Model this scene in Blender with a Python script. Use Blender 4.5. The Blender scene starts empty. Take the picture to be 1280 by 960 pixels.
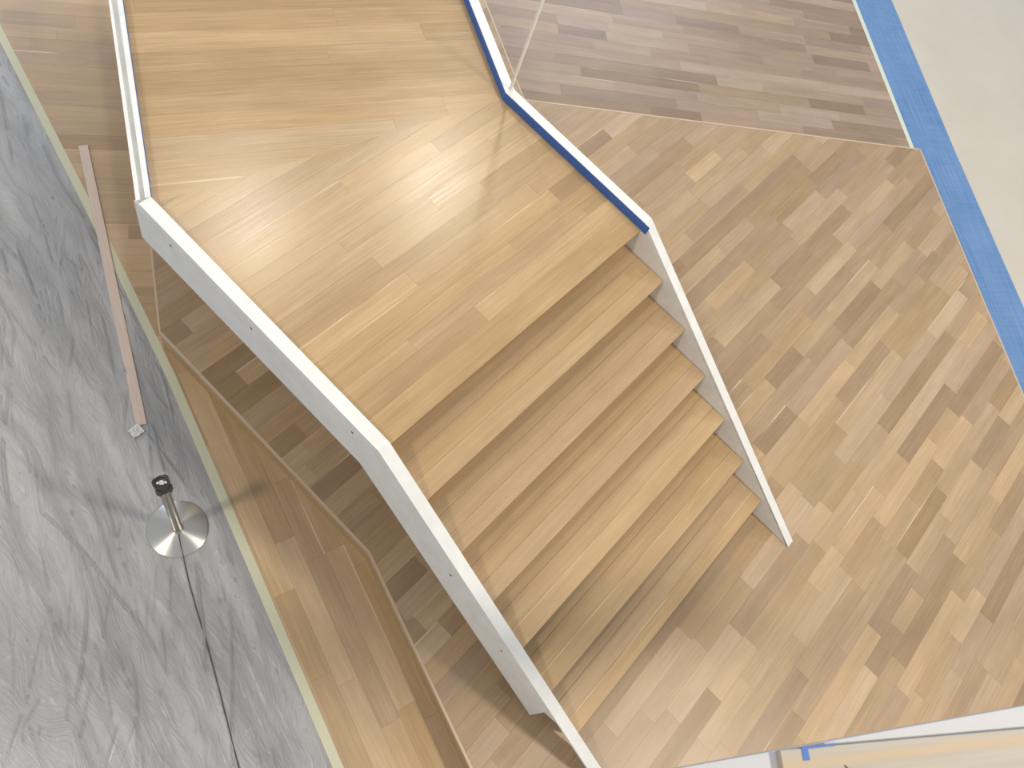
import bpy, bmesh, math, random
from mathutils import Vector, Matrix, noise

S = bpy.context.scene
# ---------------------------------------------------------------- camera
CR = ((0.65806894, -0.70520887, 0.26386687), (-0.58760932, -0.70011370, -0.40565515), (0.47080841, 0.11189842, -0.87511038))          # rows: right, down, forward
CC = Vector((-1.20289919, -0.60801743, 4.73847456))
FPX = 1029.985
cd = bpy.data.cameras.new('camera'); cam = bpy.data.objects.new('camera', cd)
S.collection.objects.link(cam); S.camera = cam
cd.sensor_fit = 'HORIZONTAL'; cd.sensor_width = 36.0; cd.lens = 36.0 * FPX / 1280.0
cd.clip_start = 0.05; cd.clip_end = 100
_m = Matrix([[CR[0][i], -CR[1][i], -CR[2][i]] for i in range(3)]).to_4x4()
_m.translation = CC
cam.matrix_world = _m
# ---------------------------------------------------------------- world
w = bpy.data.worlds.new('world'); S.world = w; w.use_nodes = True
bg = w.node_tree.nodes['Background']
bg.inputs[0].default_value = (0.90, 0.94, 1.0, 1); bg.inputs[1].default_value = 0.55
S.view_settings.view_transform = 'Standard'; S.view_settings.look = 'None'
S.view_settings.gamma = 1.0; S.view_settings.exposure = -0.17
# ---------------------------------------------------------------- lamps of the hall
def area(name, loc, target, size, power, col, size_y=None, shape='DISK'):
    l = bpy.data.lights.new(name, 'AREA'); l.energy = power; l.color = col; l.size = size
    l.shape = shape
    if size_y: l.shape = 'RECTANGLE'; l.size_y = size_y
    o = bpy.data.objects.new(name, l); S.collection.objects.link(o); o.location = loc
    o.rotation_euler = (Vector(target) - Vector(loc)).to_track_quat('-Z', 'Y').to_euler()
    return o
WARM = (1.0, 0.90, 0.76)
area('ceiling_lamp', (-7.6, 2.2, 13.0), (0, 0.3, 0), 1.1, 560, WARM)
area('ceiling_lamp', (2.6, -6.0, 9.0), (1.8, -3.0, 0), 1.2, 560, WARM)
area('ceiling_lamp', (5.2, 7.5, 13.0), (2.2, 1.0, 0), 0.6, 270, WARM)
area('ceiling_lamp', (9.3, 6.1, 13.0), (3.0, 0.5, 0), 0.95, 350, WARM)
area('window_daylight', (13.0, 7.5, 6.0), (3.0, 1.0, 0), 7.0, 420, (0.74, 0.84, 1.0), 4.5)
area('window_daylight', (4.0, 15.0, 8.0), (0.5, 3.0, 0), 5.0, 420, (0.58, 0.75, 1.0), 4.0)

# ================================================================ helpers
RND = random.Random(7)
RISE = 0.17986; GO = 0.28; W = 1.937; NR = 7; L = NR * RISE; B = -RISE

def link(o, parent=None):
    S.collection.objects.link(o)
    if parent is not None: o.parent = parent
    return o
def tag(o, label=None, cat=None, group=None, kind=None):
    if label: o['label'] = label
    if cat: o['category'] = cat
    if group: o['group'] = group
    if kind: o['kind'] = kind
    return o
def empty(name, loc=(0, 0, 0)):
    o = bpy.data.objects.new(name, None); o.location = loc; o.empty_display_size = 0.2
    return link(o)
def obj(name, verts, faces, mat, parent=None, smooth=False, loc=(0, 0, 0)):
    me = bpy.data.meshes.new(name); me.from_pydata([tuple(v) for v in verts], [], faces); me.update()
    me.materials.append(mat)
    if smooth:
        for p in me.polygons: p.use_smooth = True
    bm = bmesh.new(); bm.from_mesh(me); bmesh.ops.recalc_face_normals(bm, faces=bm.faces); bm.to_mesh(me); bm.free()
    o = bpy.data.objects.new(name, me); o.location = loc
    return link(o, parent)
def bevel(o, wd=0.003, seg=2):
    m = o.modifiers.new('bevel', 'BEVEL'); m.width = wd; m.segments = seg; m.limit_method = 'ANGLE'; m.angle_limit = math.radians(35)
    return o

# ---------------------------------------------------------------- materials
def mat(name, col, rough=0.5, metal=0.0, spec=0.5):
    m = bpy.data.materials.new(name); m.use_nodes = True
    b = m.node_tree.nodes['Principled BSDF']
    b.inputs['Base Color'].default_value = (*col, 1); b.inputs['Roughness'].default_value = rough
    b.inputs['Metallic'].default_value = metal; b.inputs['Specular IOR Level'].default_value = spec
    return m
def N(m, t, **k):
    n = m.node_tree.nodes.new(t)
    for a, v in k.items(): setattr(n, a, v)
    return n
def K(m, a, b): m.node_tree.links.new(a, b)
def vmul(m, src, s):
    n = N(m, 'ShaderNodeVectorMath', operation='MULTIPLY'); K(m, src, n.inputs[0]); n.inputs[1].default_value = s
    return n.outputs[0]
def mixc(m, fac, a, b, mode='MIX'):
    n = N(m, 'ShaderNodeMix', data_type='RGBA', blend_type=mode)
    for s, v in ((n.inputs[0], fac), (n.inputs[6], a), (n.inputs[7], b)):
        if isinstance(v, (int, float)): s.default_value = v
        elif isinstance(v, tuple): s.default_value = v
        else: K(m, v, s)
    return n.outputs[2]
def ramp(m, src, p0, p1, c0=(0, 0, 0, 1), c1=(1, 1, 1, 1)):
    n = N(m, 'ShaderNodeValToRGB'); K(m, src, n.inputs[0])
    n.color_ramp.elements[0].position = p0; n.color_ramp.elements[1].position = p1
    n.color_ramp.elements[0].color = c0; n.color_ramp.elements[1].color = c1
    return n.outputs[0]
def noise_tex(m, vec, scale, detail=3, rough=0.55):
    n = N(m, 'ShaderNodeTexNoise'); K(m, vec, n.inputs['Vector'])
    n.inputs['Scale'].default_value = scale; n.inputs['Detail'].default_value = detail; n.inputs['Roughness'].default_value = rough
    return n.outputs[0]

def oak(name, light, dark, rough=0.36):
    """oak board: UV runs along the grain in metres; the board's own tone is stored per board"""
    m = bpy.data.materials.new(name); m.use_nodes = True
    b = m.node_tree.nodes['Principled BSDF']
    uv = N(m, 'ShaderNodeUVMap', uv_map='grain').outputs[0]
    at = N(m, 'ShaderNodeAttribute', attribute_name='tone')
    sp = N(m, 'ShaderNodeSeparateColor'); K(m, at.outputs['Color'], sp.inputs[0])
    tone, hue, sap = sp.outputs
    wob = N(m, 'ShaderNodeVectorMath', operation='MULTIPLY_ADD')
    wn = N(m, 'ShaderNodeTexNoise'); K(m, vmul(m, uv, (2.2, 9, 1)), wn.inputs['Vector']); wn.inputs['Scale'].default_value = 1; wn.inputs['Detail'].default_value = 2
    K(m, wn.outputs['Color'], wob.inputs[0]); wob.inputs[1].default_value = (0.0, 0.016, 0.0); K(m, uv, wob.inputs[2])
    uw = wob.outputs[0]
    broad = noise_tex(m, vmul(m, uw, (1.3, 11, 1)), 1.0, 3)
    patch = noise_tex(m, vmul(m, uv, (3.5, 7, 1)), 1.0, 3)
    fine = noise_tex(m, vmul(m, uw, (2.0, 75, 1)), 1.0, 5, 0.75)
    pores = noise_tex(m, vmul(m, uw, (14, 380, 1)), 1.0, 2, 0.6)
    c = mixc(m, ramp(m, broad, 0.28, 0.72), (*dark, 1), (*light, 1))
    c = mixc(m, 1.0, c, ramp(m, patch, 0.3, 0.7, (0.93, 0.925, 0.915, 1), (1.035, 1.035, 1.04, 1)), 'MULTIPLY')
    c = mixc(m, ramp(m, fine, 0.32, 0.72, (0.55,) * 3 + (1,), (0, 0, 0, 1)), c, tuple(x * 0.68 for x in dark) + (1,))
    c = mixc(m, ramp(m, fine, 0.58, 0.80, (0, 0, 0, 1), (0.30,) * 3 + (1,)), c, tuple(min(1, x * 1.12) for x in light) + (1,))
    c = mixc(m, ramp(m, pores, 0.62, 0.74, (0, 0, 0, 1), (0.20,) * 3 + (1,)), c, tuple(x * 0.6 for x in dark) + (1,))
    # the tone of the board: dark brown to pale, and a greyer or pinker cast
    c = mixc(m, 1.0, c, ramp(m, tone, 0.0, 1.0, (0.72, 0.685, 0.645, 1), (1.12, 1.125, 1.13, 1)), 'MULTIPLY')
    c = mixc(m, 1.0, c, ramp(m, hue, 0.0, 1.0, (1.03, 0.985, 0.86, 1), (1.0, 0.992, 1.02, 1)), 'MULTIPLY')
    # sapwood: a pale streak along one edge of some boards
    su = N(m, 'ShaderNodeSeparateXYZ'); K(m, uv, su.inputs[0])
    fr = N(m, 'ShaderNodeAttribute', attribute_name='edge')
    mm = N(m, 'ShaderNodeMath', operation='MULTIPLY'); K(m, ramp(m, fr.outputs['Fac'], 0.91, 0.95), mm.inputs[0]); K(m, ramp(m, noise_tex(m, vmul(m, uv, (1.6, 0.01, 1)), 1.0, 2), 0.42, 0.58), mm.inputs[1]); mm2 = N(m, 'ShaderNodeMath', operation='MULTIPLY'); K(m, mm.outputs[0], mm2.inputs[0]); K(m, sap, mm2.inputs[1]); mm = mm2
    c = mixc(m, mm.outputs[0], c, (min(1, light[0] * 1.10), min(1, light[1] * 1.14), light[2] * 1.24, 1))
    K(m, c, b.inputs['Base Color'])
    b.inputs['Roughness'].default_value = rough
    K(m, ramp(m, fine, 0.2, 0.8, (rough - .05,) * 3 + (1,), (rough + .09,) * 3 + (1,)), b.inputs['Roughness'])
    bp = N(m, 'ShaderNodeBump'); bp.inputs['Strength'].default_value = 0.10; bp.inputs['Distance'].default_value = 0.001
    K(m, fine, bp.inputs['Height']); K(m, bp.outputs[0], b.inputs['Normal'])
    return m
OAK_UP = oak('oak_landing', (0.62, 0.455, 0.265), (0.52, 0.362, 0.198), 0.23)
OAK_TR = oak('oak_tread', (0.61, 0.450, 0.272), (0.52, 0.368, 0.208), 0.40)
OAK_LO = oak('oak_platform', (0.585, 0.436, 0.288), (0.47, 0.342, 0.215), 0.36)
OAK_BS = oak('oak_floor_sheen_tint', (0.475, 0.368, 0.288), (0.38, 0.290, 0.222), 0.32)  # cool daylight sheen on the right-hand boards painted in as a greyer oak
OAK_BL = oak('oak_floor_left', (0.65, 0.480, 0.300), (0.55, 0.390, 0.230), 0.34)
SOFF = mat('oak_soffit', (0.50, 0.35, 0.20), 0.5)
SUB = mat('dark_substrate', (0.20, 0.13, 0.075), 0.8)
EDGE = mat('oak_edging', (0.62, 0.48, 0.34), 0.4)

def white_paint():
    m = mat('white_painted_steel', (0.86, 0.87, 0.84), 0.38)
    b = m.node_tree.nodes['Principled BSDF']
    tc = N(m, 'ShaderNodeTexCoord').outputs['Object']
    n = noise_tex(m, tc, 9, 4)
    K(m, ramp(m, n, 0.35, 0.62, (0.80, 0.81, 0.78, 1), (0.87, 0.875, 0.85, 1)), b.inputs['Base Color'])
    n2 = noise_tex(m, tc, 240, 2)
    bp = N(m, 'ShaderNodeBump'); bp.inputs['Strength'].default_value = 0.06; bp.inputs['Distance'].default_value = 0.002
    K(m, n2, bp.inputs['Height']); K(m, bp.outputs[0], b.inputs['Normal'])
    return m
WHITE = white_paint()
DARKSPOT = mat('dark_scuff', (0.12, 0.12, 0.11), 0.7)

def blue_masking(name, weave=True, col=(0.115, 0.265, 0.55)):
    m = mat(name, col, 0.55)
    b = m.node_tree.nodes['Principled BSDF']
    tc = N(m, 'ShaderNodeUVMap', uv_map='grain').outputs[0]
    a = noise_tex(m, vmul(m, tc, (1.2, 60, 1)), 1, 4); c = noise_tex(m, vmul(m, tc, (70, 2.5, 1)), 1, 3)
    d = noise_tex(m, tc, 3, 3)
    x = mixc(m, ramp(m, a, 0.35, 0.75), tuple(v * 0.80 for v in col) + (1,), (col[0] * 1.5, col[1] * 1.2, col[2] * 1.06, 1))
    x = mixc(m, ramp(m, c, 0.42, 0.75, (0, 0, 0, 1), (0.4,) * 3 + (1,)), x, (col[0] * 1.9, col[1] * 1.35, col[2] * 1.08, 1))
    x = mixc(m, ramp(m, d, 0.45, 0.75, (0, 0, 0, 1), (0.35,) * 3 + (1,)), x, (col[0] * 2.0, col[1] * 1.35, col[2] * 1.1, 1))
    K(m, x, b.inputs['Base Color'])
    bp = N(m, 'ShaderNodeBump'); bp.inputs['Strength'].default_value = 0.25; bp.inputs['Distance'].default_value = 0.002
    K(m, c, bp.inputs['Height']); K(m, bp.outputs[0], b.inputs['Normal'])
    return m
BLUE = blue_masking('blue_masking_film')
TAPEB = mat('blue_painters_tape', (0.055, 0.155, 0.50), 0.55)

def film_mat():
    m = mat('grey_plastic_film', (0.45, 0.45, 0.46), 0.36)
    b = m.node_tree.nodes['Principled BSDF']
    tc = N(m, 'ShaderNodeUVMap', uv_map='grain').outputs[0]
    n = noise_tex(m, vmul(m, tc, (0.9, 2.0, 1)), 1, 5)
    fine = noise_tex(m, vmul(m, tc, (5, 55, 1)), 1, 4, 0.6)
    grit = noise_tex(m, vmul(m, tc, (90, 90, 1)), 1, 2)
    x = mixc(m, ramp(m, n, 0.35, 0.65), (0.39, 0.392, 0.402, 1), (0.46, 0.458, 0.455, 1))
    # shade of the creases painted into the colour: darker grey along each one
    fo = N(m, 'ShaderNodeAttribute', attribute_name='crease_shade')
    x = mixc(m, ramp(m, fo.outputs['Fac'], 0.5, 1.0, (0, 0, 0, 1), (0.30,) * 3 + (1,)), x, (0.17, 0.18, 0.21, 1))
    K(m, x, b.inputs['Base Color'])
    def crease(scale, off, p0, p1):
        w_ = noise_tex(m, vmul(m, tc, (0.8, 1.1, 1)), 1.3, 2)
        mx = N(m, 'ShaderNodeCombineXYZ'); K(m, w_, mx.inputs[1]); mx.inputs[0].default_value = off
        av = N(m, 'ShaderNodeVectorMath', operation='ADD'); K(m, tc, av.inputs[0]); K(m, mx.outputs[0], av.inputs[1])
        nn = noise_tex(m, vmul(m, av.outputs[0], scale), 1, 2, 0.5)
        s1 = N(m, 'ShaderNodeMath', operation='SUBTRACT'); K(m, nn, s1.inputs[0]); s1.inputs[1].default_value = 0.5
        s2 = N(m, 'ShaderNodeMath', operation='ABSOLUTE'); K(m, s1.outputs[0], s2.inputs[0])
        return ramp(m, s2.outputs[0], p0, p1, (1, 1, 1, 1), (0, 0, 0, 1))
    def plus(x, k, y):
        ad = N(m, 'ShaderNodeMath', operation='MULTIPLY_ADD'); K(m, x, ad.inputs[0]); ad.inputs[1].default_value = k
        if y is None: ad.inputs[2].default_value = 0
        else: K(m, y, ad.inputs[2])
        return ad.outputs[0]
    h = plus(crease((0.5, 11.0, 1), 3.0, 0.0, 0.03), 0.2, None)
    h = plus(crease((1.6, 26.0, 1), 11.0, 0.0, 0.05), 0.25, h)
    h = plus(crease((3.5, 50.0, 1), 23.0, 0.0, 0.08), 0.5, h)
    h = plus(fine, 0.5, h); h = plus(grit, 0.15, h)
    bp = N(m, 'ShaderNodeBump'); bp.inputs['Strength'].default_value = 0.7; bp.inputs['Distance'].default_value = 0.005
    K(m, h, bp.inputs['Height']); K(m, bp.outputs[0], b.inputs['Normal'])
    b.inputs['Coat Weight'].default_value = 0.12; b.inputs['Coat Roughness'].default_value = 0.18
    return m
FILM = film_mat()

def beige():
    m = mat('pale_floor_screed', (0.66, 0.64, 0.56), 0.5)
    b = m.node_tree.nodes['Principled BSDF']
    tc = N(m, 'ShaderNodeTexCoord').outputs['Object']
    K(m, mixc(m, ramp(m, noise_tex(m, tc, 1.5, 5), 0.3, 0.7), (0.59, 0.548, 0.462, 1), (0.63, 0.59, 0.503, 1)), b.inputs['Base Color'])
    return m
BEIGE = beige()
GREYF = mat('grey_floor', (0.33, 0.33, 0.34), 0.6)

# ---------------------------------------------------------------- plan geometry helpers
def proj(p):
    d = Vector(p) - CC
    q = [sum(CR[i][j] * d[j] for j in range(3)) for i in range(3)]
    return (640 + FPX * q[0] / q[2], 480 + FPX * q[1] / q[2], q[2])
def inside(pt, poly):
    x, y = pt; c = False; n = len(poly)
    for i in range(n):
        x1, y1 = poly[i]; x2, y2 = poly[(i + 1) % n]
        if (y1 > y) != (y2 > y) and x < (x2 - x1) * (y - y1) / (y2 - y1) + x1: c = not c
    return c
def area2(p):
    return 0.5 * sum(p[i][0] * p[(i + 1) % len(p)][1] - p[(i + 1) % len(p)][0] * p[i][1] for i in range(len(p)))
def clip_rect(poly, u0, u1, v0, v1):
    """clip a polygon given in (u, v) by a rectangle"""
    for ax, lim, sgn in ((0, u0, 1), (0, u1, -1), (1, v0, 1), (1, v1, -1)):
        out = []
        for i in range(len(poly)):
            a, b = poly[i], poly[(i + 1) % len(poly)]
            da, db = sgn * (a[ax] - lim), sgn * (b[ax] - lim)
            if da >= 0: out.append(a)
            if (da >= 0) != (db >= 0):
                t = da / (da - db); out.append((a[0] + t * (b[0] - a[0]), a[1] + t * (b[1] - a[1])))
        poly = out
        if len(poly) < 3: return []
    cl = []
    for q in poly:
        if not cl or (abs(q[0] - cl[-1][0]) + abs(q[1] - cl[-1][1])) > 1e-4: cl.append(q)
    while len(cl) > 2 and (abs(cl[0][0] - cl[-1][0]) + abs(cl[0][1] - cl[-1][1])) < 1e-4: cl.pop()
    return cl if len(cl) > 2 else []

LAND = [(0.0, 0.0), (W, 0.0), (1.94, 1.09), (1.94 + 3.2 * 0.471, 1.09 + 3.2 * 0.882), (3.3 * 0.5135, 1.60 + 3.3 * 0.858), (0.0, 1.60)]
def visible(pts, z):
    for x, y in pts:
        u, v, d = proj((x, y, z))
        if d <= 0 or not (-25 < u < 1305 and -25 < v < 985): continue
        if z < L - 0.3:
            t = (L - CC.z) / (z - CC.z)
            hx, hy = CC.x + t * (x - CC.x), CC.y + t * (y - CC.y)
            if inside((hx, hy), LAND): continue
        return True
    return False

def rot2(a): return (math.cos(a), math.sin(a))
class Boards:
    """laying boards over a plan polygon: every board in view is an object of its own"""
    def __init__(self, parent, material, z, thick): 
        self.parent, self.mat, self.z, self.t = parent, material, z, thick; self.items = []
    def board(self, uvpoly, ang, ox, oy, tone, hue, sap, urange, vrange):
        if abs(area2(uvpoly)) < 2.5e-4: return
        self.items.append((uvpoly, ang, ox, oy, tone, hue, sap, urange, vrange, RND.uniform(0, 90)))
    def lay(self, poly, angdeg, bounds, length=(0.4, 1.0), joints=None, tones=None, tonef=None, gap=0.0006, sapp=0.1, var=0.3):
        a = math.radians(angdeg); c, s = rot2(a)
        P = [(x * c + y * s, -x * s + y * c) for x, y in poly]
        if area2(P) < 0: P.reverse()
        umin, umax = min(p[0] for p in P), max(p[0] for p in P)
        vmin, vmax = min(p[1] for p in P), max(p[1] for p in P)
        if isinstance(bounds, tuple):
            off, wd = bounds; v = off + math.floor((vmin - off) / wd) * wd; bl = []
            while v < vmax + wd: bl.append(v); v += wd
            bounds = bl
        for i in range(len(bounds) - 1):
            v0, v1 = bounds[i], bounds[i + 1]
            if v1 < vmin or v0 > vmax: continue
            js = None
            if joints and i in joints: js = list(joints[i])
            if js is None:
                js = []; u = umin - RND.uniform(0, length[1])
                while u < umax:
                    js.append(u); u += RND.uniform(*length)
                js.append(u)
            else: js = [umin - 0.1] + js + [umax + 0.1]
            for j in range(len(js) - 1):
                q = clip_rect(P, js[j] + gap / 2, js[j + 1] - gap / 2, v0 + gap / 2, v1 - gap / 2)
                if not q: continue
                t = None
                if tones and i in tones and j < len(tones[i]): t = tones[i][j]
                if t is None: t = min(1, max(0, RND.gauss(0.5, var)))
                hue = min(1, max(0, RND.gauss(0.5, 0.28)))
                sap = 1.0 if RND.random() < sapp else 0.0
                self.board(q, a, 0, 0, t, hue, sap, (js[j], js[j + 1]), (v0, v1))
    def emit(self, limit=300, name='plank'):
        recs = []
        for it in self.items:
            q, a = it[0], it[1]; c, s = rot2(a)
            cu = sum(p[0] for p in q) / len(q); cv = sum(p[1] for p in q) / len(q)
            W2 = [(u * c - v * s, u * s + v * c) for u, v in q]
            ctr = (cu * c - cv * s, cu * s + cv * c)
            mid = [((W2[i][0] + W2[(i + 1) % len(W2)][0]) / 2, (W2[i][1] + W2[(i + 1) % len(W2)][1]) / 2) for i in range(len(W2))]
            vis = visible(W2 + [ctr] + mid, self.z)
            d = (Vector((*ctr, self.z)) - CC).length
            recs.append((not vis, d / max(1e-6, math.sqrt(abs(area2(q)))), it, ctr))
        recs.sort(key=lambda r: (r[0], r[1]))
        joined = []
        n = 0
        for hid, _, it, ctr in recs:
            if hid or n >= limit: joined.append((it, ctr)); continue
            self._mesh([(it, ctr)], name); n += 1
        if joined: self._mesh(joined, 'planks_out_of_view', True)
        return n
    def _mesh(self, lst, name, stuff=False):
        V, F, UV, TN, ED = [], [], [], [], []
        org = lst[0][1] if not stuff else (0, 0)
        for (q, a, ox, oy, tone, hue, sap, ur, vr, sd), ctr in lst:
            c, s = rot2(a); k = len(q); b0 = len(V); dz = RND.uniform(-0.0003, 0.0003)
            for zz in (self.z + dz, self.z - self.t):
                for u, v in q:
                    V.append((u * c - v * s - org[0], u * s + v * c - org[1], zz))
                    UV.append((u - ur[0] + sd, v - vr[0] + sd * 0.37)); TN.append((tone, hue, sap, 1))
                    ED.append((v - vr[0]) / (vr[1] - vr[0]))
            F.append(tuple(range(b0, b0 + k)))
            for i in range(k):
                F.append((b0 + i, b0 + k + i, b0 + k + (i + 1) % k, b0 + (i + 1) % k))
        me = bpy.data.meshes.new(name); me.from_pydata(V, [], F); me.update(); me.materials.append(self.mat)
        if me.polygons[0].normal.z < 0: me.flip_normals()
        uvl = me.uv_layers.new(name='grain')
        for lp in me.loops: uvl.data[lp.index].uv = UV[lp.vertex_index]
        me.attributes.new('tone', 'FLOAT_COLOR', 'POINT'); me.attributes.new('edge', 'FLOAT', 'POINT')
        ta = me.attributes['tone']; ea = me.attributes['edge']
        for i in range(len(V)): ta.data[i].color = TN[i]; ea.data[i].value = ED[i]
        o = bpy.data.objects.new(name, me); o.location = (org[0], org[1], 0)
        link(o, self.parent)
        if stuff: o['kind'] = 'stuff'
        return o

def toned(o, t=0.5, h=0.45):
    me = o.data; uvl = me.uv_layers.new(name='grain')
    for lp in me.loops:
        c = me.vertices[lp.vertex_index].co; uvl.data[lp.index].uv = (c.x + c.y, c.z + 0.3 * c.x - 0.3 * c.y)
    ta = me.attributes.new('tone', 'FLOAT_COLOR', 'POINT')
    for d in ta.data: d.color = (t, h, 0, 1)
    return o
def prism(name, poly, z0, z1, m, parent=None):
    k = len(poly)
    V = [(x, y, z1) for x, y in poly] + [(x, y, z0) for x, y in poly]
    F = [tuple(range(k)), tuple(range(2 * k - 1, k - 1, -1))] + [(i, k + i, k + (i + 1) % k, (i + 1) % k) for i in range(k)]
    return obj(name, V, F, m, parent)
def box(name, x0, x1, y0, y1, z0, z1, m, parent=None):
    return prism(name, [(x0, y0), (x1, y0), (x1, y1), (x0, y1)], z0, z1, m, parent)
def offset_path(path, d):
    """offset a plan polyline to its left by d (d may be a list), mitred"""
    n = len(path); ds = d if isinstance(d, (list, tuple)) else [d] * n; out = []
    for i in range(n):
        nn = []
        for a, b in ((i - 1, i), (i, i + 1)):
            if a < 0 or b >= n: continue
            t = Vector((path[b][0] - path[a][0], path[b][1] - path[a][1])).normalized(); nn.append(Vector((-t.y, t.x)))
        if len(nn) == 1: v = nn[0]
        else:
            v = (nn[0] + nn[1]); v = v / v.dot(nn[0])
        out.append((path[i][0] + v.x * ds[i], path[i][1] + v.y * ds[i]))
    return out
def ribbon(name, path, d0, d1, zt, zb, m, parent=None):
    """a wall-like solid along a plan path between two offsets, top and bottom heights per point"""
    A, Bp = offset_path(path, d0), offset_path(path, d1); n = len(path)
    V = []
    for i in range(n):
        V += [(*A[i], zt[i]), (*Bp[i], zt[i]), (*Bp[i], zb[i]), (*A[i], zb[i])]
    F = [(0, 1, 2, 3), (4 * n - 1, 4 * n - 2, 4 * n - 3, 4 * n - 4)]
    for i in range(n - 1):
        a, b = 4 * i, 4 * i + 4
        for k in range(4): F.append((a + k, b + k, b + (k + 1) % 4, a + (k + 1) % 4))
    return obj(name, V, F, m, parent)
def tube(name, pts, r, m, parent=None, seg=12, loc=(0, 0, 0)):
    V, F = [], []; n = len(pts)
    for i, p in enumerate(pts):
        p = Vector(p); t = (Vector(pts[min(i + 1, n - 1)]) - Vector(pts[max(i - 1, 0)])).normalized()
        a = t.orthogonal().normalized() if abs(t.z) > 0.9 else t.cross(Vector((0, 0, 1))).normalized(); b = t.cross(a)
        for k in range(seg):
            th = 2 * math.pi * k / seg; V.append(p + a * r * math.cos(th) + b * r * math.sin(th))
    for i in range(n - 1):
        for k in range(seg):
            F.append((i * seg + k, i * seg + (k + 1) % seg, (i + 1) * seg + (k + 1) % seg, (i + 1) * seg + k))
    F += [tuple(range(seg)), tuple(range((n - 1) * seg, n * seg))]
    return obj(name, V, F, m, parent, True, loc)
def lathe(name, prof, m, parent=None, seg=64, loc=(0, 0, 0)):
    V, F = [], []; n = len(prof)
    for r, z in prof:
        for k in range(seg):
            th = 2 * math.pi * k / seg; V.append((r * math.cos(th), r * math.sin(th), z))
    for i in range(n - 1):
        for k in range(seg): F.append((i * seg + k, i * seg + (k + 1) % seg, (i + 1) * seg + (k + 1) % seg, (i + 1) * seg + k))
    F += [tuple(range(seg)), tuple(range((n - 1) * seg, n * seg))]
    o = obj(name, V, F, m, parent, True, loc)
    e = o.modifiers.new('edge', 'EDGE_SPLIT'); e.split_angle = math.radians(35)
    return o

# ================================================================ the setting
TAPE = [(1.45, 7.4), (0.615, 4.277), (0.206, 2.726), (-0.157, 1.433), (-0.927, -0.919), (-2.25, -5.0)]      # joint between oak and the covered floor
DL = [(-0.083, 1.648), (-0.082, -0.178), (-1.64, -5.0), (2.85, -5.0), (6.057, -0.895), (3.221, 1.614), (4.35, 3.70), (1.23, 3.70)]  # lower platform
BLI = [(8.95, 2.43), (7.484, 0.63), (6.268, -0.862), (3.05, -5.0)]                                               # inner edge of the blue film

floor_b = prism('floor', [(-6, -5), (10, -5), (13, 2), (13, 8), (-6, 8)], B - 0.30, B - 0.020, SUB); tag(floor_b, kind='structure', label='oak board floor one step below the platform')
MIT = (-0.100, 1.636)
fll = Boards(floor_b, OAK_BL, B, 0.015)
# left boards: above the mitre they run across, below it they run along the joint
ULp = [(-0.05, 1.60), MIT, TAPE[2], TAPE[1], TAPE[0], (3.6, 7.4), (3.9, 3.9), (1.4, 3.9)]
fll.lay(ULp, -36.8, (0.03, 0.118), (0.5, 1.3), var=0.22)
TRp = [(-0.05, 1.60), MIT, TAPE[3], TAPE[4], TAPE[5], (-1.60, -5.0), (-0.05, -0.16)]
fll.lay(TRp, -108.0, (0.012, 0.118), (0.5, 1.1), var=0.20)
print('left floor boards', len(fll.items), fll.emit(150))
# upper right boards, parallel to the platform edge
flb = Boards(floor_b, OAK_BS, B, 0.015)
URp = [(3.12, 1.62), (3.2, 1.52), (6.03, -0.96), (6.08, -0.96), (6.268, -0.862), (7.484, 0.63), (8.95, 2.43), (8.6, 5.2), (4.9, 5.4), (4.25, 3.72)]
flb.lay(URp, -41.5, (0.03, 0.116), (0.45, 1.15), var=0.34)
print('right floor boards', len(flb.items), flb.emit(150))
# pale floor beyond the blue film, grey floor beneath the plastic
fb = prism('floor', [(3.05, -5.0), (13, -5.0), (13, 8), (10.5, 8), (8.95, 2.43), (7.484, 0.63), (6.268, -0.862)], B - 0.018, B - 0.001, BEIGE)
tag(fb, kind='structure', label='pale off-white floor beyond the blue film')
fg = prism('floor', [(-6, -5), TAPE[5], TAPE[4], TAPE[3], TAPE[2], TAPE[1], TAPE[0], (-6, 7.4)], B - 0.018, B - 0.006, GREYF)
tag(fg, kind='structure', label='grey floor under the plastic sheet')

# ---------------------------------------------------------------- lower platform, one step up
plat = empty('floor_platform', (2, -1, B))
tag(plat, 'broad oak board platform, one step high, that the staircase lands on', 'platform')
plat_parent_inv = Matrix.Translation((-2, 1, -B))
def under(o, p):
    o.parent = p; return o
class PB(Boards): pass
slab = prism('slab', offset_path(DL + [DL[0]], -0.0)[:-1], B - 0.018, -0.016, SUB); 
inner = DL
slab.parent = plat; slab.matrix_parent_inverse = plat_parent_inv
holder = plat
lob = Boards(plat, OAK_LO, 0.0, 0.016)
DLi = offset_path(DL + [DL[0]], 0.0)[:-1]
lob.lay(DL, 0.0, (-0.49, 0.1185), (0.32, 0.95), var=0.28, sapp=0.10)
n = lob.emit(300); print('platform boards', len(lob.items), n)
for o in plat.children:
    if o.name.startswith('plank'): o.matrix_parent_inverse = plat_parent_inv
def edging(i, j, name='edging', wd=0.014):
    a, b = DL[i], DL[j]
    t = Vector((b[0] - a[0], b[1] - a[1])).normalized(); nn = Vector((t.y, -t.x))
    pts = [(a[0], a[1]), (b[0], b[1]), (b[0] + nn.x * wd, b[1] + nn.y * wd), (a[0] + nn.x * wd, a[1] + nn.y * wd)]
    return pts
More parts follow.
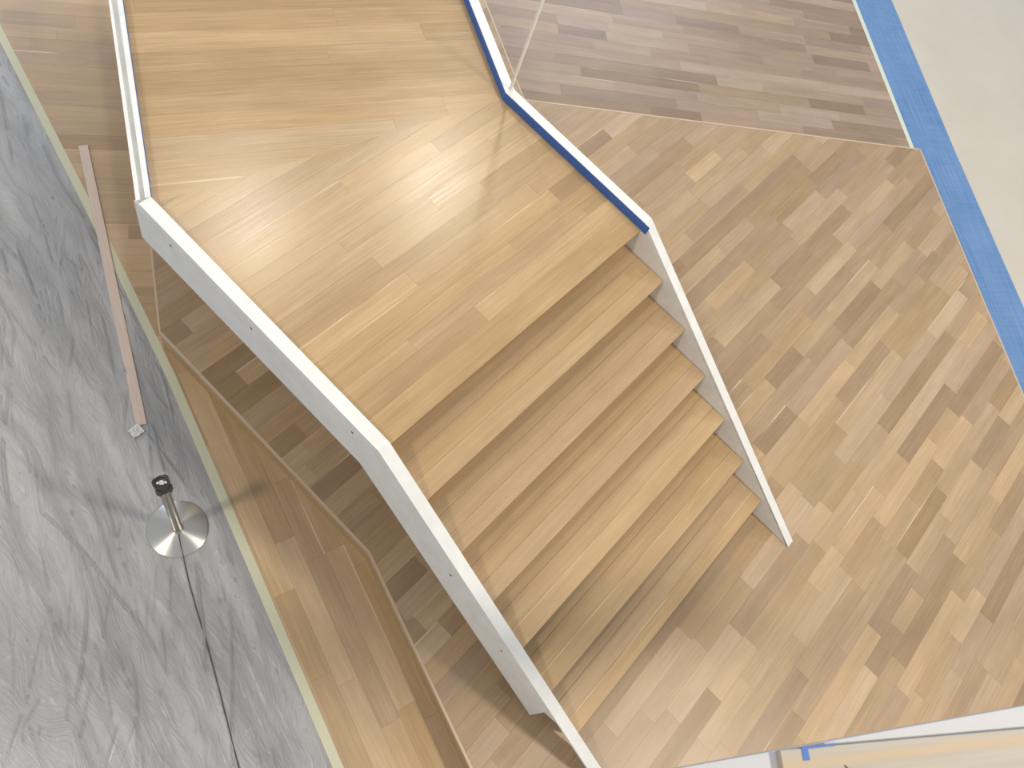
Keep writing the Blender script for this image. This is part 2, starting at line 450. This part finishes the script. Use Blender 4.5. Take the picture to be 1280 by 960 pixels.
for (i, j) in ((0, 1), (1, 2), (3, 4), (4, 5), (5, 6), (7, 0)):
    a, b = DL[i], DL[j]
    wd = -0.010 if True else 0
    o = ribbon('edging', [a, b], -0.009, 0.004, [0.0015, 0.0015], [-0.03, -0.03], EDGE, plat); o.matrix_parent_inverse = plat_parent_inv
    # riser board below the edging
    rb = Boards(plat, OAK_LO, 0, 0)
    o = ribbon('riser_board', [a, b], -0.002, 0.012, [-0.03, -0.03], [B, B], OAK_TR, plat); toned(o); o.matrix_parent_inverse = plat_parent_inv

# ================================================================ the staircase
stair = empty('staircase', (0, 0, 0))
tag(stair, 'open oak staircase with white steel stringers, its landing above and seven risers down', 'staircase')
# --- landing: slab with the boards on it, the boards changing direction along a mitre between the two kinks
g_ = 0.005
LQ = [(g_, 0.0), (W - 0.002, 0.0), (W - 0.002, 1.10), (g_, 1.603)]
dL = (0.5135, 0.858); dR = (0.471, 0.882)
LU = [(g_, 1.603), (W - 0.002, 1.10), (W + 3.2 * dR[0], 1.10 + 3.2 * dR[1]), (g_ + 2.9 * dL[0], 1.603 + 2.9 * dL[1])]
land = prism('landing', [(0.004, 0.045), (W, 0.045), (W, 1.10), (W + 3.2 * dR[0], 1.10 + 3.2 * dR[1]), (2.9 * dL[0], 1.60 + 2.9 * dL[1]), (0.004, 1.60)], L - 0.20, L - 0.0165, SOFF, stair)
lb = Boards(land, OAK_UP, L, 0.016)
rows = [-0.0, 0.148, 0.254, 0.332, 0.407, 0.507, 0.61, 0.69, 0.77, 0.86, 0.945, 1.03, 1.12, 1.21, 1.30, 1.39, 1.48, 1.57, 1.66]
joints = {0: [], 1: [0.83], 2: [0.44, 1.75], 3: [1.25], 4: [1.69, 1.97], 5: [0.69, 1.62], 6: [1.40], 7: [0.62, 1.40], 8: [1.1], 9: [0.55, 1.66], 10: [], 11: [1.37], 12: [0.8], 13: [], 14: [1.25], 15: [0.7], 16: []}
tones = {0: [0.52], 1: [0.36, 0.78], 2: [0.66, 0.5, 0.4], 3: [0.55, 0.45], 4: [0.62, 0.12, 0.4], 5: [0.82, 0.62, 0.5], 6: [0.32, 0.42], 7: [0.33, 0.6], 8: [0.55, 0.66], 9: [0.6, 0.5, 0.45],
         10: [0.62], 11: [0.7, 0.3], 12: [0.6, 0.7], 13: [0.56], 14: [0.36, 0.5], 15: [0.7, 0.8], 16: [0.75]}
lb.lay(LQ, 0.0, rows, joints=joints, tones=tones, sapp=0.12)
lb.lay(LU, -28.0, (0.04, 0.135), (1.3, 2.6), var=0.13, sapp=0.3)
print('landing boards', len(lb.items), lb.emit())
# --- treads and risers
nose_t = 0.036
tread_tones = [(0.55, 0.62, 0.74), (0.50, 0.50, 0.62), (0.52, 0.50, 0.66), (0.62, 0.78, 0.88), (0.48, 0.52, 0.66), (0.55, 0.58, 0.64)]
# nosing of the landing edge
obj_n = ribbon('nosing', [(0.004, 0.0), (W, 0.0)], 0.0008, 0.028, [L - 0.0165] * 2, [L - nose_t] * 2, OAK_TR, stair); toned(obj_n, 0.45)
def riser(k):
    yb = -k * GO + 0.026; zt = (NR - k) * RISE - (nose_t if k == 0 else 0.034); zb = (NR - 1 - k) * RISE
    r = box('riser', 0.004, W - 0.001, yb, yb + 0.016, zb - (0.0 if k == NR - 1 else 0.01), zt, OAK_TR, stair)
    me = r.data
    uvl = me.uv_layers.new(name='grain')
    for lp in me.loops:
        co = me.vertices[lp.vertex_index].co; uvl.data[lp.index].uv = (co.x + k * 7, co.z)
    ta = me.attributes.new('tone', 'FLOAT_COLOR', 'POINT')
    for d in ta.data: d.color = (0.42, 0.4, 0, 1)
for k in range(NR): riser(k)
for k in range(1, NR):
    z = (NR - k) * RISE; y0 = -k * GO; y1 = -(k - 1) * GO + 0.026
    core = box('tread', 0.004, W - 0.001, y0 + 0.003, y1, z - nose_t, z - 0.0145, OAK_TR, stair)
    me = core.data; uvl = me.uv_layers.new(name='grain')
    for lp in me.loops:
        co = me.vertices[lp.vertex_index].co; uvl.data[lp.index].uv = (co.x + k * 11, co.y + co.z)
    ta = me.attributes.new('tone', 'FLOAT_COLOR', 'POINT')
    for d in ta.data: d.color = (0.42, 0.4, 0, 1)
    tb = Boards(core, OAK_TR, z, 0.014)
    bd = [y0, y0 + 0.10, y0 + 0.20, y1] if k not in (6,) else [y0, y0 + 0.085, y0 + 0.185, y1]
    tn = tread_tones[k - 1]
    tb.lay([(0.004, y0), (W - 0.001, y0), (W - 0.001, y1), (0.004, y1)], 0.0, bd, joints={0: [], 1: [], 2: []}, tones={0: [tn[2]], 1: [tn[1]], 2: [tn[0]]}, gap=0.0003, sapp=0.0)
    # thin sapwood line at the nosing of the two lowest treads
    if k >= 4: tb.items[0] = tb.items[0][:6] + (1.0,) + tb.items[0][7:]
    tb.emit(name='board')
    for c in core.children: bevel(c, 0.0025, 2)

# --- stringers
SH = 0.0605; SL = RISE / GO
farL = (0.0 + 3.4 * dL[0], 1.601 + 3.4 * dL[1]); farR = (W + 3.4 * dR[0], 1.092 + 3.4 * dR[1])
zl = L + SH
yend = -2.045
def ztop(y): return zl + SL * y if y < 0 else zl
# left stringer: path from the far end towards the stair foot; its left-hand side (offset < 0) is the outer side
lp_full = [farL, (0, 1.601), (0, 0), (0, yend)]
# travelling towards the camera-side, left of the path is +X; outer side is -X  -> negative offsets
OW = -0.066
left = ribbon('stringer', [(0, 1.601), (0, 0), (0, yend)], 0, OW, [zl, zl, ztop(yend)], [zl - 0.022, zl - 0.022, ztop(yend) - 0.022], WHITE, stair)
# the end of the top bar where it turns the corner, mitred to the channel of the upper length
tag(left, 'white steel stringer on the left with a deep outer face')
lowL = zl - 0.327
def zlow(y): return 1.0 + SL * (y - 0.07) if y < 0.07 else 1.0
inner_l = ribbon('inner_plate', [(0, 1.601), (0, 0.07), (0, -1.49)], 0, -0.014, [zl - 0.021, zl - 0.021, ztop(-1.49) - 0.021], [1.0, 1.0, 0.06], WHITE, left)
ye = -1.452
sidep = []
def plate_x(name, x0, x1, yz, parent):
    V = [(x0, y, z) for y, z in yz] + [(x1, y, z) for y, z in yz]; k = len(yz)
    F = [tuple(range(k)), tuple(range(2 * k - 1, k - 1, -1))] + [(i, k + i, k + (i + 1) % k, (i + 1) % k) for i in range(k)]
    return obj(name, V, F, WHITE, parent)
top_u = 0.0215
plate_x('outer_plate', OW, OW + 0.012, [(1.638, zl - top_u), (0, zl - top_u), (ye, ztop(ye) - top_u), (ye, zlow(ye)), (0.07, 1.0), (1.638, 1.0)], left)
plate_x('bottom_plate', OW + 0.012, -0.014, [(1.60, 1.012), (0.068, 1.012), (ye, zlow(ye) + 0.014), (ye, zlow(ye)), (0.07, 1.0), (1.60, 1.0)], left)
plate_x('end_plate', OW + 0.012, -0.014, [(ye + 0.008, ztop(ye) - 0.03), (ye + 0.008, zlow(ye) + 0.012), (ye, zlow(ye) + 0.012), (ye, ztop(ye) - 0.03)], left)
plate_x('foot_plate', -0.014, 0.0, [(-1.40, ztop(-1.40) - 0.03), (yend + 0.02, 0.03), (yend + 0.02, 0.0), (-1.82, 0.0), (-1.58, 0.13), (-1.40, 0.10)], left)
plate_x('bracket', -0.045, -0.0141, [(-1.454, 0.36), (-1.55, 0.30), (-1.55, 0.235), (-1.454, 0.20)], left)
# upper length: a channel, open at the top, between two walls
chan = [(0.0, 1.601), farL]
fl = [farL, (0, 1.601), (0, 0.5)]
def seg2(name, d0, d1, zt, zb, parent):
    """the part of the mitred path beyond the kink only"""
    A = offset_path(fl, d0)[:2]; Bq = offset_path(fl, d1)[:2]
    V = []
    for i in range(2): V += [(*A[i], zt), (*Bq[i], zt), (*Bq[i], zb), (*A[i], zb)]
    F = [(0, 1, 2, 3), (7, 6, 5, 4)] + [(k, k + 4, (k + 1) % 4 + 4, (k + 1) % 4) for k in range(4)]
    return obj(name, V, F, WHITE, parent)
seg2('channel_inner_wall', [0, 0, 0], [-0.026, -0.026, -0.026], zl, L - 0.2, left)
seg2('channel_bottom', [-0.026] * 3, [-0.062, -0.050, -0.05], zl - 0.035, L - 0.2, left)
seg2('channel_outer_wall', [-0.0625, -0.046, -0.046], [-0.0635, OW, OW], zl, L - 0.2, left)
# right stringer
OR = 0.060
def ribbon_r(name, path, d0, d1, zt, zb, parent): return ribbon(name, path, d0, d1, zt, zb, WHITE, parent)
rp = [farR, (W, 1.092), (W, 0), (W, yend)]
right = ribbon('stringer', rp, 0, OR, [zl, zl, zl, ztop(yend)], [zl - 0.022, zl - 0.022, zl - 0.022, 0.0], WHITE, stair)
tag(right, 'white steel stringer on the right with a blue tape line on its inner face')
ribbon('inner_plate', [farR, (W, 1.092), (W, 0.07)], 0, 0.012, [zl - 0.021] * 3, [1.0] * 3, WHITE, right)
plate_x('inner_plate', W, W + 0.012, [(0.07, zl - 0.021), (0, zl - 0.021), (yend + 0.03, ztop(yend + 0.03) - 0.021), (yend + 0.03, 0.0), (-1.47, 0.0), (0.07, 1.0)], right)
ribbon('outer_plate', [farR, (W, 1.092), (W, 0.07)], OR - 0.012, OR, [zl - 0.021] * 3, [1.0] * 3, WHITE, right)
plate_x('outer_plate', W + OR - 0.012, W + OR, [(0.07, zl - 0.021), (0, zl - 0.021), (-1.90, ztop(-1.90) - 0.021), (-1.90, 0.0), (-1.47, 0.0), (0.07, 1.0)], right)
for o in list(left.children) + list(right.children) + [left, right]: bevel(o, 0.0015, 2)
# small bolt holes on the outer face
for y, z in ((0.83, 1.235), (0.155, 1.24), (-0.60, 0.80), (-1.05, 0.52), (1.39, 1.23)):
    h = lathe('bolt', [(0.007, 0.0), (0.007, 0.0015), (0.003, 0.002)], DARKSPOT if y != 1.39 else DARKSPOT, left, 14)
    h.matrix_basis = Matrix.Translation((OW, y, z)) @ Matrix.Rotation(-math.pi / 2, 4, 'Y')

# --- blue tape along the right stringer's inner face
tp = [(farR[0], farR[1]), (W, 1.092), (W, -0.035)]
bt = ribbon('painters_tape', tp, -0.0025, -0.0002, [zl - 0.003] * 3, [L + 0.002, L + 0.002, L - 0.004], TAPEB)
tag(bt, 'blue painter\'s tape along the inner face of the right white stringer beside the landing', 'tape')
bt2 = ribbon('painters_tape', [farL, (0, 1.601), (0, 1.35)], 0.0003, 0.003, [L + 0.030] * 3, [L + 0.0012] * 3, TAPEB)
tag(bt2, 'thin blue painter\'s tape low on the left white stringer beside the landing', 'tape')

# --- rod from which the landing hangs
rod = tube('hanger_rod', [(1.978, 1.094, zl), (1.978, 1.094, zl + 0.02), (1.978, 1.094, 7.5)], 0.0095, mat('cream_rod', (0.86, 0.83, 0.77), 0.4), None, 16)
tag(rod, 'thin cream vertical rod rising from the kink of the right stringer', 'rod')
lathe('collar', [(0.013, 0.0), (0.013, 0.006), (0.0105, 0.009)], WHITE, rod, 24, (1.978, 1.094, zl))

# ================================================================ things on the floors
def strip(name, path, d0, d1, z, th, m, sub=1):
    """thin strip lying on the floor along a plan path; UV in metres along/across"""
    A, Bq = offset_path(path, d0), offset_path(path, d1); V = []; F = []; n = len(path)
    for i in range(n): V += [(*A[i], z + th), (*Bq[i], z + th), (*Bq[i], z), (*A[i], z)]
    F = [(0, 1, 2, 3), (4 * n - 1, 4 * n - 2, 4 * n - 3, 4 * n - 4)]
    for i in range(n - 1):
        for k in range(4): F.append((4 * i + k, 4 * i + 4 + k, 4 * i + 4 + (k + 1) % 4, 4 * i + (k + 1) % 4))
    o = obj(name, V, F, m)
    uvl = o.data.uv_layers.new(name='grain'); t = Vector((path[-1][0] - path[0][0], path[-1][1] - path[0][1])).normalized()
    for lp in o.data.loops:
        c = o.data.vertices[lp.vertex_index].co; uvl.data[lp.index].uv = (c.x * t.x + c.y * t.y, -c.x * t.y + c.y * t.x)
    return o
CREAM = mat('cream_masking_tape', (0.62, 0.61, 0.44), 0.6)
ct = strip('masking_tape', TAPE, 0.0, -0.052, B - 0.003, 0.004, CREAM)
tag(ct, 'long cream masking tape between the oak boards and the grey plastic sheet', 'tape')
bf = strip('masking_film', BLI, -0.012, 0.50, B - 0.0005, 0.0015, BLUE)
bf2 = None
tag(bf, 'wide band of blue masking film between the oak boards and the pale floor', 'masking film')
pt = strip('masking_tape', BLI[:3] + [(5.6, -1.72)], -0.035, 0.012, B + 0.0015, 0.001, mat('pale_green_tape', (0.66, 0.72, 0.60), 0.6))
tag(pt, 'narrow pale green masking tape along the inner edge of the blue film', 'tape')

# --- wrinkled plastic sheet
def tape_pt(s):
    """point on the joint s metres from its far end"""
    for i in range(len(TAPE) - 1):
        a, b = Vector(TAPE[i]), Vector(TAPE[i + 1]); d = (b - a).length
        if s <= d or i == len(TAPE) - 2: return a + (b - a) * (s / d)
        s -= d
def sheet():
    """plastic film with creases: each crease is traced through a flow field and pressed into a height grid"""
    import numpy as np
    S0, S1, D = 2.1, 9.3, 1.76; nu, nv = 760, 392
    nrm = Vector((-0.955, 0.296)); ds, dv = (S1 - S0) / (nu - 1), D / (nv - 1)
    H = np.zeros((nu, nv)); r = random.Random(11)
    def stamp(s, v, w, amp):
        # press a soft dot; overlapping dots make a crease
        i0, i1 = int((s - 3 * w - S0) / ds), int((s + 3 * w - S0) / ds) + 2; j0, j1 = int((v - 3 * w) / dv), int((v + 3 * w) / dv) + 2
        i0, j0 = max(0, i0), max(0, j0); i1, j1 = min(nu, i1), min(nv, j1)
        if i1 <= i0 or j1 <= j0: return
        ss = (S0 + ds * np.arange(i0, i1))[:, None] - s; vv = (dv * np.arange(j0, j1))[None, :] - v
        h = amp * np.exp(-(ss * ss + vv * vv) / (w * w))
        H[i0:i1, j0:j1] = np.maximum(H[i0:i1, j0:j1], h) if amp > 0 else np.minimum(H[i0:i1, j0:j1], h)
    def trace(s, v, length, w, amp, dev):
        n = max(3, int(length / (w * 0.8))); st = length / n
        for k in range(n):
            t = k / (n - 1); tp = min(1.0, 4 * t, 4 * (1 - t)) ** 0.8
            sw = min(1.0, max(0.0, v / 1.1))
            ang = dev + sw * 0.28 + 0.42 * (0.25 + sw) * noise.noise(Vector((s * 0.8, v * 1.1, 2.0))) + 0.16 * noise.noise(Vector((s * 4, v * 4, dev * 30)))
            stamp(s, v, w, amp * tp * (0.85 + 0.3 * noise.noise(Vector((s * 6, v * 6, 7.0)))))
            s += math.cos(ang) * st; v += math.sin(ang) * st * 0.9
    for k in range(2600):
        s0, v0 = r.uniform(S0, S1), D * r.random() ** 1.15
        big = r.random()
        dens = 0.5 + noise.noise(Vector((s0 * 0.7, v0 * 1.2, 40.0)))
        if r.random() > 0.45 + dens: continue
        dev = r.gauss(0, 0.13 + 0.17 * min(1, v0 / 1.2))
        sign = 1 if r.random() < 0.7 else -0.6
        if big > 0.93: trace(s0, v0, r.uniform(0.7, 1.6), r.uniform(0.009, 0.012), r.uniform(0.012, 0.020) * sign, dev)
        elif big > 0.6: trace(s0, v0, r.uniform(0.35, 1.1), r.uniform(0.0075, 0.009), r.uniform(0.007, 0.012) * sign, dev)
        else: trace(s0, v0, r.uniform(0.2, 0.7), 0.0065, r.uniform(0.004, 0.0075) * sign, dev * 1.3)
    for k in range(26):                      # a few creases across the sheet
        trace(r.uniform(S0, S1), r.uniform(0.5, D), r.uniform(0.2, 0.9), r.uniform(0.007, 0.012), r.uniform(0.005, 0.010), math.pi / 2 + r.gauss(0.5, 0.4))
    V, F, UV, FO = [], [], [], []
    for i in range(nu):
        s = S0 + ds * i; p = tape_pt(s)
        for j in range(nv + 44):
            v = dv * j if j < nv else D + (j - nv + 1) * 0.05; q = p + nrm * (v + 0.012)
            dst = math.hypot(q.x + 0.733, q.y - 0.672); calm = min(1.0, max(0.0, (dst - 0.17) / 0.06))   # the heavy base presses the film flat
            swell = noise.noise(Vector((s * 1.1, v * 2.4, 9.7))) * 0.004 + noise.noise(Vector((s * 2.2, v * 7.0, 5.0))) * 0.0015
            e = min(1.0, max(0.0, v - 0.036) / 0.05)
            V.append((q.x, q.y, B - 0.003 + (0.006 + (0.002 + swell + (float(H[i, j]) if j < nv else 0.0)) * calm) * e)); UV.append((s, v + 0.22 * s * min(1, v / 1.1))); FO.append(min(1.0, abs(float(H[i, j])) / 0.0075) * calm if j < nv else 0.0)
    for i in range(nu - 1):
        for j in range(nv + 43):
            a = i * (nv + 44) + j; F.append((a, a + 1, a + nv + 45, a + nv + 44))
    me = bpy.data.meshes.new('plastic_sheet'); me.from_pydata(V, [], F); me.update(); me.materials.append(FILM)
    if me.polygons[0].normal.z < 0: me.flip_normals()
    uvl = me.uv_layers.new(name='grain')
    me.attributes.new('crease_shade', 'FLOAT', 'POINT'); me.attributes['crease_shade'].data.foreach_set('value', np.array(FO, dtype=np.float32))
    uvl = me.uv_layers['grain']
    vi = np.zeros(len(me.loops), dtype=np.int32); me.loops.foreach_get('vertex_index', vi)
    uvl.data.foreach_set('uv', np.array(UV, dtype=np.float32)[vi].ravel())
    me.polygons.foreach_set('use_smooth', [True] * len(me.polygons))
    o = bpy.data.objects.new('plastic_sheet', me); link(o)
    tag(o, 'wrinkled translucent grey plastic sheet covering the floor left of the cream tape', 'plastic sheet')
sheet()

# --- stanchion
def brushed():
    m = mat('brushed_steel_radial', (0.70, 0.68, 0.63), 0.30, 1.0)
    b = m.node_tree.nodes['Principled BSDF']; b.inputs['Anisotropic'].default_value = 0.85; b.inputs['Anisotropic Rotation'].default_value = 0.25
    tg = N(m, 'ShaderNodeTangent', direction_type='RADIAL', axis='Z'); K(m, tg.outputs[0], b.inputs['Tangent'])
    return m
STEEL = brushed(); POST = mat('brushed_steel_post', (0.42, 0.40, 0.37), 0.38, 1.0); BLK = mat('black_plastic', (0.025, 0.025, 0.025), 0.4); SIL = mat('silver_clip', (0.75, 0.74, 0.70), 0.3, 0.8)
st = empty('stanchion', (-0.733, 0.672, B + 0.0035))
tag(st, 'brushed steel queue stanchion with round base and black head on the plastic sheet', 'stanchion')
lathe('base', [(0.160, 0.0), (0.164, 0.003), (0.163, 0.008), (0.155, 0.0115), (0.040, 0.020), (0.030, 0.021)], STEEL, st, 96)
lathe('collar', [(0.031, 0.0205), (0.031, 0.030), (0.027, 0.033)], POST, st, 40)
lathe('post', [(0.0255, 0.020), (0.0255, 0.80)], POST, st, 40)
hd = lathe('head', [(0.028, 0.79), (0.037, 0.80), (0.038, 0.855), (0.034, 0.866), (0.028, 0.868)], BLK, st, 40)
lathe('head_ring', [(0.0375, 0.867), (0.0375, 0.872), (0.030, 0.873), (0.030, 0.867)], BLK, hd, 40)
for k in range(4):
    a = k * math.pi / 2 + 0.5
    o = box('belt_clip', 0.034, 0.046, -0.012, 0.012, 0.792, 0.862, BLK, hd); o.rotation_euler = (0, 0, a); bevel(o, 0.003)
o = box('belt_slot', -0.006, 0.006, -0.024, 0.024, 0.8685, 0.8745, SIL, hd); o.rotation_euler = (0, 0, 0.95); bevel(o, 0.002)
o = box('belt_slot', -0.011, 0.011, -0.009, 0.009, 0.8685, 0.8765, SIL, hd); o.rotation_euler = (0, 0, 0.95); bevel(o, 0.002)

# --- thin dark cord running from the stanchion
cord_pts = [(-0.752, 0.640, B + 0.028), (-0.779, 0.590, B + 0.0235), (-0.812, 0.522, B + 0.019), (-0.822, 0.505, B + 0.017), (-0.881, 0.385, B + 0.016), (-0.943, 0.246, B + 0.017), (-1.008, 0.088, B + 0.016),
            (-1.080, -0.070, B + 0.017), (-1.134, -0.188, B + 0.016), (-1.232, -0.397, B + 0.016), (-1.292, -0.527, B + 0.016), (-1.60, -1.25, B + 0.016), (-2.1, -2.2, B + 0.016)]
cord = tube('cord', cord_pts, 0.0028, mat('black_cord', (0.06, 0.06, 0.065), 0.6), None, 8)
tag(cord, 'thin black cord running from the stanchion base across the grey plastic sheet', 'cord')

# --- long flat lath lying across the tape, half on the oak boards and half on the plastic
def lath_mat():
    m = mat('lath_wood', (0.55, 0.43, 0.35), 0.6)
    b = m.node_tree.nodes['Principled BSDF']; tc = N(m, 'ShaderNodeUVMap', uv_map='grain').outputs[0]
    K(m, mixc(m, ramp(m, noise_tex(m, vmul(m, tc, (4, 90, 1)), 1, 3), 0.3, 0.75), (0.62, 0.50, 0.42, 1), (0.72, 0.59, 0.50, 1)), b.inputs['Base Color'])
    return m
la, lbb = Vector((0.432, 3.128)), Vector((-0.497, 1.300))
lt = strip('wooden_lath', [tuple(la), tuple(lbb)], 0.029, -0.029, B + 0.006, 0.009, lath_mat())
bevel(lt, 0.001, 1)
tag(lt, 'long flat pinkish wooden lath lying across the cream tape onto the grey plastic sheet', 'lath')
# --- crumpled bit of clear tape at its end
V, F = [], []; rr = random.Random(3)
for i in range(9):
    for j in range(7):
        V.append((-0.541 + (i - 4) * 0.0085 + rr.uniform(-.003, .003), 1.285 + (j - 3) * 0.010 + rr.uniform(-.003, .003), B + 0.010 + rr.uniform(0, 0.022)))
for i in range(8):
    for j in range(6): F.append((i * 7 + j, i * 7 + j + 1, (i + 1) * 7 + j + 1, (i + 1) * 7 + j))
cr = obj('crumpled_tape', V, F, mat('crumpled_clear_tape', (0.72, 0.75, 0.74), 0.2)); m_ = cr.modifiers.new('thick', 'SOLIDIFY'); m_.thickness = 0.0008
tag(cr, 'crumpled scrap of clear tape at the lower end of the wooden lath', 'tape scrap')

# ================================================================ parapet of the upper walkway, close below the camera
PZ = 3.0
pa = Vector((-0.633, -1.224)); pb = Vector((0.097, -1.807)); pd = (pb - pa).normalized()
q0, q1 = pa - pd * 0.22, pb + pd * 2.2
GREYW = mat('pale_grey_paint', (0.50, 0.505, 0.53), 0.5)
par = ribbon('parapet', [tuple(q0), tuple(q1)], 0, -0.21, [PZ] * 2, [PZ - 0.04] * 2, GREYW)
tag(par, 'pale grey-white parapet top of the upper walkway, at the lower right edge', 'parapet'); bevel(par, 0.002)
def pine():
    m = mat('raw_pine', (0.50, 0.45, 0.36), 0.6)
    b = m.node_tree.nodes['Principled BSDF']; uv = N(m, 'ShaderNodeUVMap', uv_map='grain').outputs[0]
    a = noise_tex(m, vmul(m, uv, (1.5, 30, 1)), 1, 3); c = noise_tex(m, vmul(m, uv, (3, 160, 1)), 1, 3)
    x = mixc(m, ramp(m, a, 0.4, 0.68), (0.45, 0.41, 0.345, 1), (0.39, 0.34, 0.275, 1))
    x = mixc(m, ramp(m, c, 0.45, 0.8, (0, 0, 0, 1), (0.35,) * 3 + (1,)), x, (0.43, 0.36, 0.27, 1))
    s_ = N(m, 'ShaderNodeSeparateXYZ'); K(m, uv, s_.inputs[0])
    nb = noise_tex(m, vmul(m, uv, (3, 3, 1)), 1, 2)
    ad = N(m, 'ShaderNodeMath', operation='MULTIPLY_ADD'); K(m, nb, ad.inputs[0]); ad.inputs[1].default_value = 0.03; K(m, s_.outputs[1], ad.inputs[2])
    gr = N(m, 'ShaderNodeValToRGB'); K(m, ad.outputs[0], gr.inputs[0]); e = gr.color_ramp.elements
    e[0].position = 0.028; e[0].color = (0, 0, 0, 1); e[1].position = 0.036; e[1].color = (0.8,) * 3 + (1,)
    e2 = gr.color_ramp.elements.new(0.046); e2.color = (0.7,) * 3 + (1,); e3 = gr.color_ramp.elements.new(0.056); e3.color = (0, 0, 0, 1)
    x = mixc(m, gr.outputs[0], x, (0.52, 0.39, 0.25, 1))
    K(m, x, b.inputs['Base Color']); return m
b0 = Vector((-0.452, -1.368)); b1 = Vector((0.047, -1.828)); bd_ = (b1 - b0).normalized(); bn = Vector((bd_.y, -bd_.x))
b9 = b1 + bd_ * 1.6
e0 = b0 + bn * 0.16
V = [(*b0, PZ + 0.001), (*b9, PZ + 0.001), (*(b9 + bn * 0.16), PZ + 0.001), (*e0, PZ + 0.001)]
V += [(x, y, PZ + 0.020) for x, y, z in V]
board = obj('pine_board', V, [(0, 1, 2, 3), (7, 6, 5, 4), (0, 4, 5, 1), (1, 5, 6, 2), (2, 6, 7, 3), (3, 7, 4, 0)], pine())
uvl = board.data.uv_layers.new(name='grain')
for lp in board.data.loops:
    c = Vector(board.data.vertices[lp.vertex_index].co[:2]) - b0; uvl.data[lp.index].uv = (c.dot(bd_), c.dot(bn))
bevel(board, 0.0015)
tag(board, 'raw pine board lying on the parapet top at the lower right', 'board')
kn = lathe('knot', [(0.004, 0), (0.004, 0.0004), (0.001, 0.0005)], mat('dark_knot', (0.16, 0.11, 0.06), 0.7), board, 14, (*(b0 + bd_ * 0.155 + bn * 0.045), PZ + 0.020)); kn.scale = (0.7, 1.8, 1)
# bit of blue tape folded over the edge of the board
c0 = b0 + bd_ * 0.052
def quadstrip(name, pts, z0, z1, m):
    V = [(*p, z0) for p in pts] + [(*p, z1) for p in pts]; k = len(pts)
    return V, [tuple(range(k)), tuple(range(2 * k - 1, k - 1, -1))] + [(i, k + i, k + (i + 1) % k, (i + 1) % k) for i in range(k)]
Va, Fa = quadstrip('', [tuple(c0 + bn * 0.002), tuple(c0 + bd_ * 0.016 + bn * 0.002), tuple(c0 + bd_ * 0.016 + bn * 0.024), tuple(c0 + bn * 0.024)], PZ + 0.0202, PZ + 0.0212, TAPEB)
Vb, Fb = quadstrip('', [tuple(c0 + bn * -0.0015), tuple(c0 + bd_ * 0.085 + bn * -0.0035), tuple(c0 + bd_ * 0.085 + bn * 0.000), tuple(c0 + bn * 0.0025)], PZ + 0.012, PZ + 0.0212, TAPEB)
o = obj('blue_tape_scrap', Va + Vb, Fa + [tuple(i + len(Va) for i in f) for f in Fb], TAPEB)
tag(o, 'small folded scrap of blue tape on the end of the pine board', 'tape scrap')
